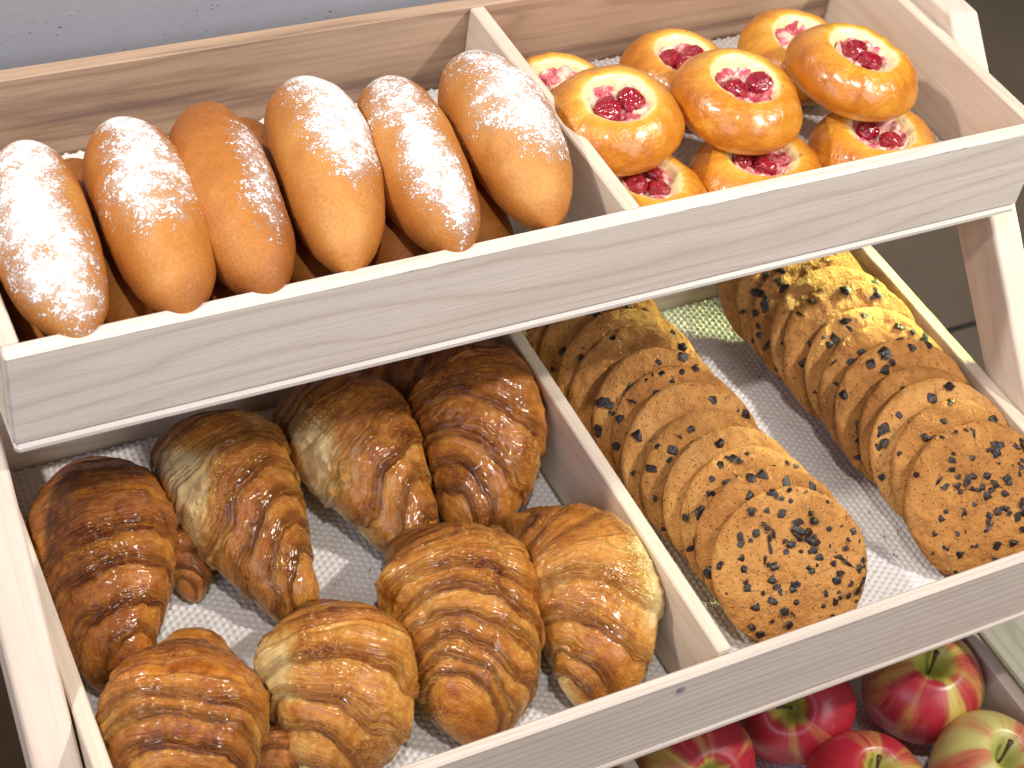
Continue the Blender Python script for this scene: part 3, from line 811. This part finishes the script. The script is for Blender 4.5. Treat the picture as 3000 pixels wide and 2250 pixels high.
def chip_mesh(seed):
    import bmesh
    rs = np.random.RandomState(seed)
    bm = bmesh.new()
    for _ in range(11):
        p = rs.normal(size=3); p /= np.linalg.norm(p)
        bm.verts.new(p * np.array([.0052, .0039, .0026]) * rs.uniform(.75, 1.15))
    bmesh.ops.convex_hull(bm, input=bm.verts)
    for v in [v for v in bm.verts if not v.link_faces]: bm.verts.remove(v)
    bmesh.ops.bevel(bm, geom=list(bm.edges), offset=.00035, segments=1, affect='EDGES')
    me = bpy.data.meshes.new('chocolate_chip'); bm.to_mesh(me); bm.free(); me.materials.append(M['chip'])
    return me
CHIPS = [chip_mesh(200 + i) for i in range(9)]
def cookie(label, x, y, z, lean, yaw, seed, nchip, cluster=None, scale=1.0):
    rs = np.random.RandomState(seed)
    root = empty('cookie', (x, y, z))
    root.rotation_euler = Euler((lean, 0, yaw), 'XYZ'); root.scale = (scale,) * 3
    tag(root, label, 'cookie', 'chocolate chip cookies leaning in two rows')
    d = mobj('cookie_dough', cookie_mesh(seed), M['cookie'], root); d.rotation_euler = (0, 0, rs.uniform(0, 6.28))
    for i in range(nchip):
        if cluster and rs.rand() < cluster[3]:
            px, py = rs.normal(cluster[0], cluster[2]), rs.normal(cluster[1], cluster[2])
        else:
            q, a = math.sqrt(rs.uniform(.0, 1.0)) * .98, rs.uniform(0, 6.28); px, py = q * math.cos(a), q * math.sin(a)
        r = math.hypot(px, py)
        if r > .97: px, py = px / r * .95, py / r * .95; r = .95
        c = mobj('chocolate_chip', CHIPS[rs.randint(9)], None, root)
        c.location = (px * CR, py * CR, float(cookie_z(r)) * (1 + .14 * math.sin(seed * 2.3)) + .0004)
        nrm = max(0, (r - .52) / .48)
        tl = nrm ** 2 * .95
        a = math.atan2(py, px)
        sc = rs.uniform(.55, 1.30) if nchip < 70 else rs.uniform(.45, 1.0)
        c.rotation_euler = (Matrix.Rotation(a, 4, 'Z') @ Matrix.Rotation(tl, 4, 'Y') @ Matrix.Rotation(rs.uniform(0, 6.28), 4, 'Z')).to_euler()
        c.scale = (sc * rs.uniform(.8, 1.25), sc, sc * .8)
    return root
ORD = ['', 'second', 'third', 'fourth', 'fifth', 'sixth', 'seventh', 'eighth', 'ninth', 'tenth', 'eleventh']
LEAN = math.radians(43)
rowL = dict(x0=.502, y0=-.141, dx=-.0022, dy=.0230)
rowR = dict(x0=.680, y0=-.134, dx=-.0010, dy=.0232)
for row, name, nl in ((rowL, 'row beside the divider', 12), (rowR, 'row beside the right side wall', 12)):
    for i in range(nl):
        rs = np.random.RandomState(i * 7 + (0 if row is rowL else 50))
        if i == 0: lab = ('frontmost cookie of the row beside the divider, thick with chips' if row is rowL else 'frontmost cookie of the row beside the right side wall, cut off by the picture edge')
        elif i == nl - 1: lab = 'backmost cookie of the ' + name + ', in deep shade'
        else: lab = '%s cookie from the front in the %s' % (ORD[i], name)
        n = (112 if i == 0 else (16, 46, 30, 54, 22)[(i * 3 + (row is rowR)) % 5] + rs.randint(6))
        cookie(lab, row['x0'] + row['dx'] * i + rs.uniform(-.003, .003), row['y0'] + row['dy'] * i + rs.uniform(-.0025, .0025),
               FL + CR * math.sin(LEAN) + .0055 + rs.uniform(0, .002), LEAN + rs.uniform(-.055, .055), -.28 + rs.uniform(-.10, .10), 300 + i + (0 if row is rowL else 40), n,
               ((.22, .0, .50, .55) if row is rowL else (.45, .15, .42, .6)) if i == 0 else None, rs.uniform(.945, 1.045))

# ------------------------------------------------------------------ apples
def apple_mesh(seed, R):
    nu, nv = 90, 96
    ph = np.linspace(0.0, PI, nu); th = np.linspace(0, 2 * PI, nv, endpoint=False)
    A, T2 = np.meshgrid(ph, th, indexing='ij')
    r = np.sin(A) ** .92 * (1 + .06 * np.cos(A)); z = np.cos(A) * .90
    z = z - .50 * np.exp(-(r / .24) ** 2) * (np.cos(A) > 0) + .26 * np.exp(-(r / .22) ** 2) * (np.cos(A) < 0)
    lob = 1 + .022 * np.cos(5 * T2 + seed) * (1 - .6 * np.cos(A)) + .03 * np.cos(2 * T2 + seed * 2)
    D = np.stack([np.sin(A) * np.cos(T2), np.sin(A) * np.sin(T2), np.cos(A)], -1).reshape(-1, 3)
    n = fbm(D + seed, 1.3, 2, seed).reshape(A.shape)
    k = R * lob * (1 + .025 * n)
    me = np_mesh('apple_flesh', np.stack([k * r * np.cos(T2), k * r * np.sin(T2), R * z], -1).reshape(-1, 3), grid_faces(nu, nv))
    fattr(me, 'dimple', sstep(.42, .08, r) * (np.cos(A) > 0))
    return me
def apple(label, x, y, z, R, seed, mat, rot=(0, 0, 0)):
    root = empty('apple', (x, y, z)); root.rotation_euler = rot
    tag(root, label, 'apple', 'apples in the bottom tray')
    mobj('apple_flesh', apple_mesh(seed, R), mat, root)
    # stem
    n = 12; V, F = [], []
    path = [(0, 0, .36 * R), (.002, 0, .50 * R), (.004, .001, .66 * R), (.0075, .002, .80 * R), (.0085, .002, .84 * R)]
    rad = [.0012, .0011, .0013, .0018, .0025]
    for (px, py, pz), q in zip(path, rad):
        for j in range(n):
            a = 2 * PI * j / n; V.append((px + q * math.cos(a), py + q * math.sin(a), pz))
    F = grid_faces(len(path), n).tolist() + [[(len(path) - 1) * n + j for j in range(n)]]
    mobj('stem', np_mesh('stem', V, F), M['stem'], root)
    return root
ZA = FB + .0425
apple('red apple with a yellow streak, cut by the bottom edge under the front panel', .466, -.157, ZA, .0480, 5, M['apple_streaked'], (-.75, -.3, 2.6))
apple('dark red apple in the shade under the middle tray front panel', .572, -.140, ZA + .003, .0480, 6, M['apple'], (-.7, .1, 2.2))
apple('red apple with a green stem hollow against the right side wall of the bottom tray', .687, -.161, ZA + .004, .0500, 7, M['apple_streaked'], (.02, -.12, .7))
apple('bright red apple with its stem showing at the bottom edge', .585, -.226, ZA, .0485, 8, M['apple'], (.05, -.08, 1.0))
apple('yellow-green apple with a pink blush in the bottom right corner', .689, -.252, ZA + .003, .0490, 9, M['apple_pale'], (.12, -.05, .6))
apple('orange-yellow apple left of the bottom tray divider, barely showing', .352, -.150, ZA, .047, 10, M['apple_yellow'], (0, 0, 0))

# ------------------------------------------------------------------ crumbs on the liners
rs = np.random.RandomState(77); V, F = [], []
def crumb(x, y, z, r):
    b = len(V); a0 = rs.uniform(0, 6.28); n = rs.randint(4, 6)
    for k in range(n):
        a = a0 + 2 * PI * k / n; q = r * rs.uniform(.6, 1.2); V.append((x + q * math.cos(a), y + q * math.sin(a) * .7, z + rs.uniform(.0004, .0012)))
    V.append((x, y, z + rs.uniform(.0012, .0026))); V.append((x, y, z - .0002))
    for k in range(n):
        F.append((b + k, b + (k + 1) % n, b + n)); F.append((b + (k + 1) % n, b + k, b + n + 1))
for _ in range(170): crumb(rs.uniform(.02, .39), rs.uniform(LY + .02, LY + .36), FL + .0012, rs.uniform(.0006, .0019))
for _ in range(110): crumb(rs.uniform(.42, .73), rs.uniform(LY + .02, LY + .34), FL + .0012, rs.uniform(.0005, .0014))
cr = mobj('crumbs', np_mesh('crumbs', V, F, smooth=False), mat_simple('crumb', (.42, .20, .06), .7)); tag(cr, 'pastry crumbs scattered on the white liners', None, None, 'stuff')

# ------------------------------------------------------------------ camera
cam = bpy.data.cameras.new('camera'); co = bpy.data.objects.new('camera', cam); COL.objects.link(co)
Rm = ((0.8912579882, -0.4346524422, 0.1293694438), (-0.2291569170, -0.6778196231, -0.6986040838), (0.3913391188, 0.5929905674, -0.7037157673))
r, d, f = (Vector(v) for v in Rm)
m = Matrix(((r.x, -d.x, -f.x), (r.y, -d.y, -f.y), (r.z, -d.z, -f.z))).to_4x4()
m.translation = Vector((-0.1525148, -0.90124488, 0.89855986)) * TW
co.matrix_world = m
cam.sensor_fit = 'HORIZONTAL'; cam.sensor_width = 36.0; cam.lens = 36.0 * 4908.258 / 3000
cam.clip_start = .02; cam.clip_end = 60
cam.dof.use_dof = True; cam.dof.focus_distance = 1.13; cam.dof.aperture_fstop = 13
scene.camera = co

# ------------------------------------------------------------------ light
def area(name, loc, target, size, power, col, shape='DISK'):
    l = bpy.data.lights.new(name, 'AREA'); l.shape = shape; l.size = size; l.energy = power; l.color = col
    o = bpy.data.objects.new(name, l); COL.objects.link(o); o.location = loc
    o.rotation_euler = (Vector(target) - Vector(loc)).to_track_quat('-Z', 'Y').to_euler()
    return o
WARM = (1.0, .90, .79)
area('spot_or_fill', (1.45, -.76, 1.40), (.4, -.05, -.2), .10, 31, (1., .92, .83))
area('spot_or_fill', (.05, -.52, 1.55), (.25, -.1, -.2), .08, 11, (1., .93, .85))  # added fill lamp, brightens the liner under the croissants
area('spot_or_fill', (-.75, .30, 1.28), (.35, 0, -.2), .10, 19, WARM)
area('soft_fill', (-1.5, -1.3, 1.2), (.3, 0, -.15), 1.3, 18.5, (.70, .76, 1.0), 'SQUARE')  # added bluish fill from the front left, no real panel
area('soft_fill', (1.1, -1.9, 1.2), (.4, 0, -.15), 1.2, 18, (.97, .95, 1.0), 'SQUARE')  # added neutral fill for the front boards, no real panel
g = area('green_spot', (1.22, .15, .11), (.69, .05, -.185), .08, .5, (.88, 1.0, .42)); g.data.spread = math.radians(26)
w = bpy.data.worlds.new('World'); scene.world = w; w.use_nodes = True
w.node_tree.nodes['Background'].inputs[0].default_value = (.78, .76, .86, 1)
w.node_tree.nodes['Background'].inputs[1].default_value = .055

scene.view_settings.view_transform = 'Standard'; scene.view_settings.look = 'None'
scene.view_settings.exposure = 0.0; scene.view_settings.gamma = 1.0; scene.view_settings.use_curve_mapping = False
scene.render.engine = 'CYCLES'
scene.cycles.use_denoising = True
scene.cycles.max_bounces = 6; scene.cycles.diffuse_bounces = 4; scene.cycles.glossy_bounces = 3
scene.cycles.caustics_reflective = False; scene.cycles.caustics_refractive = False
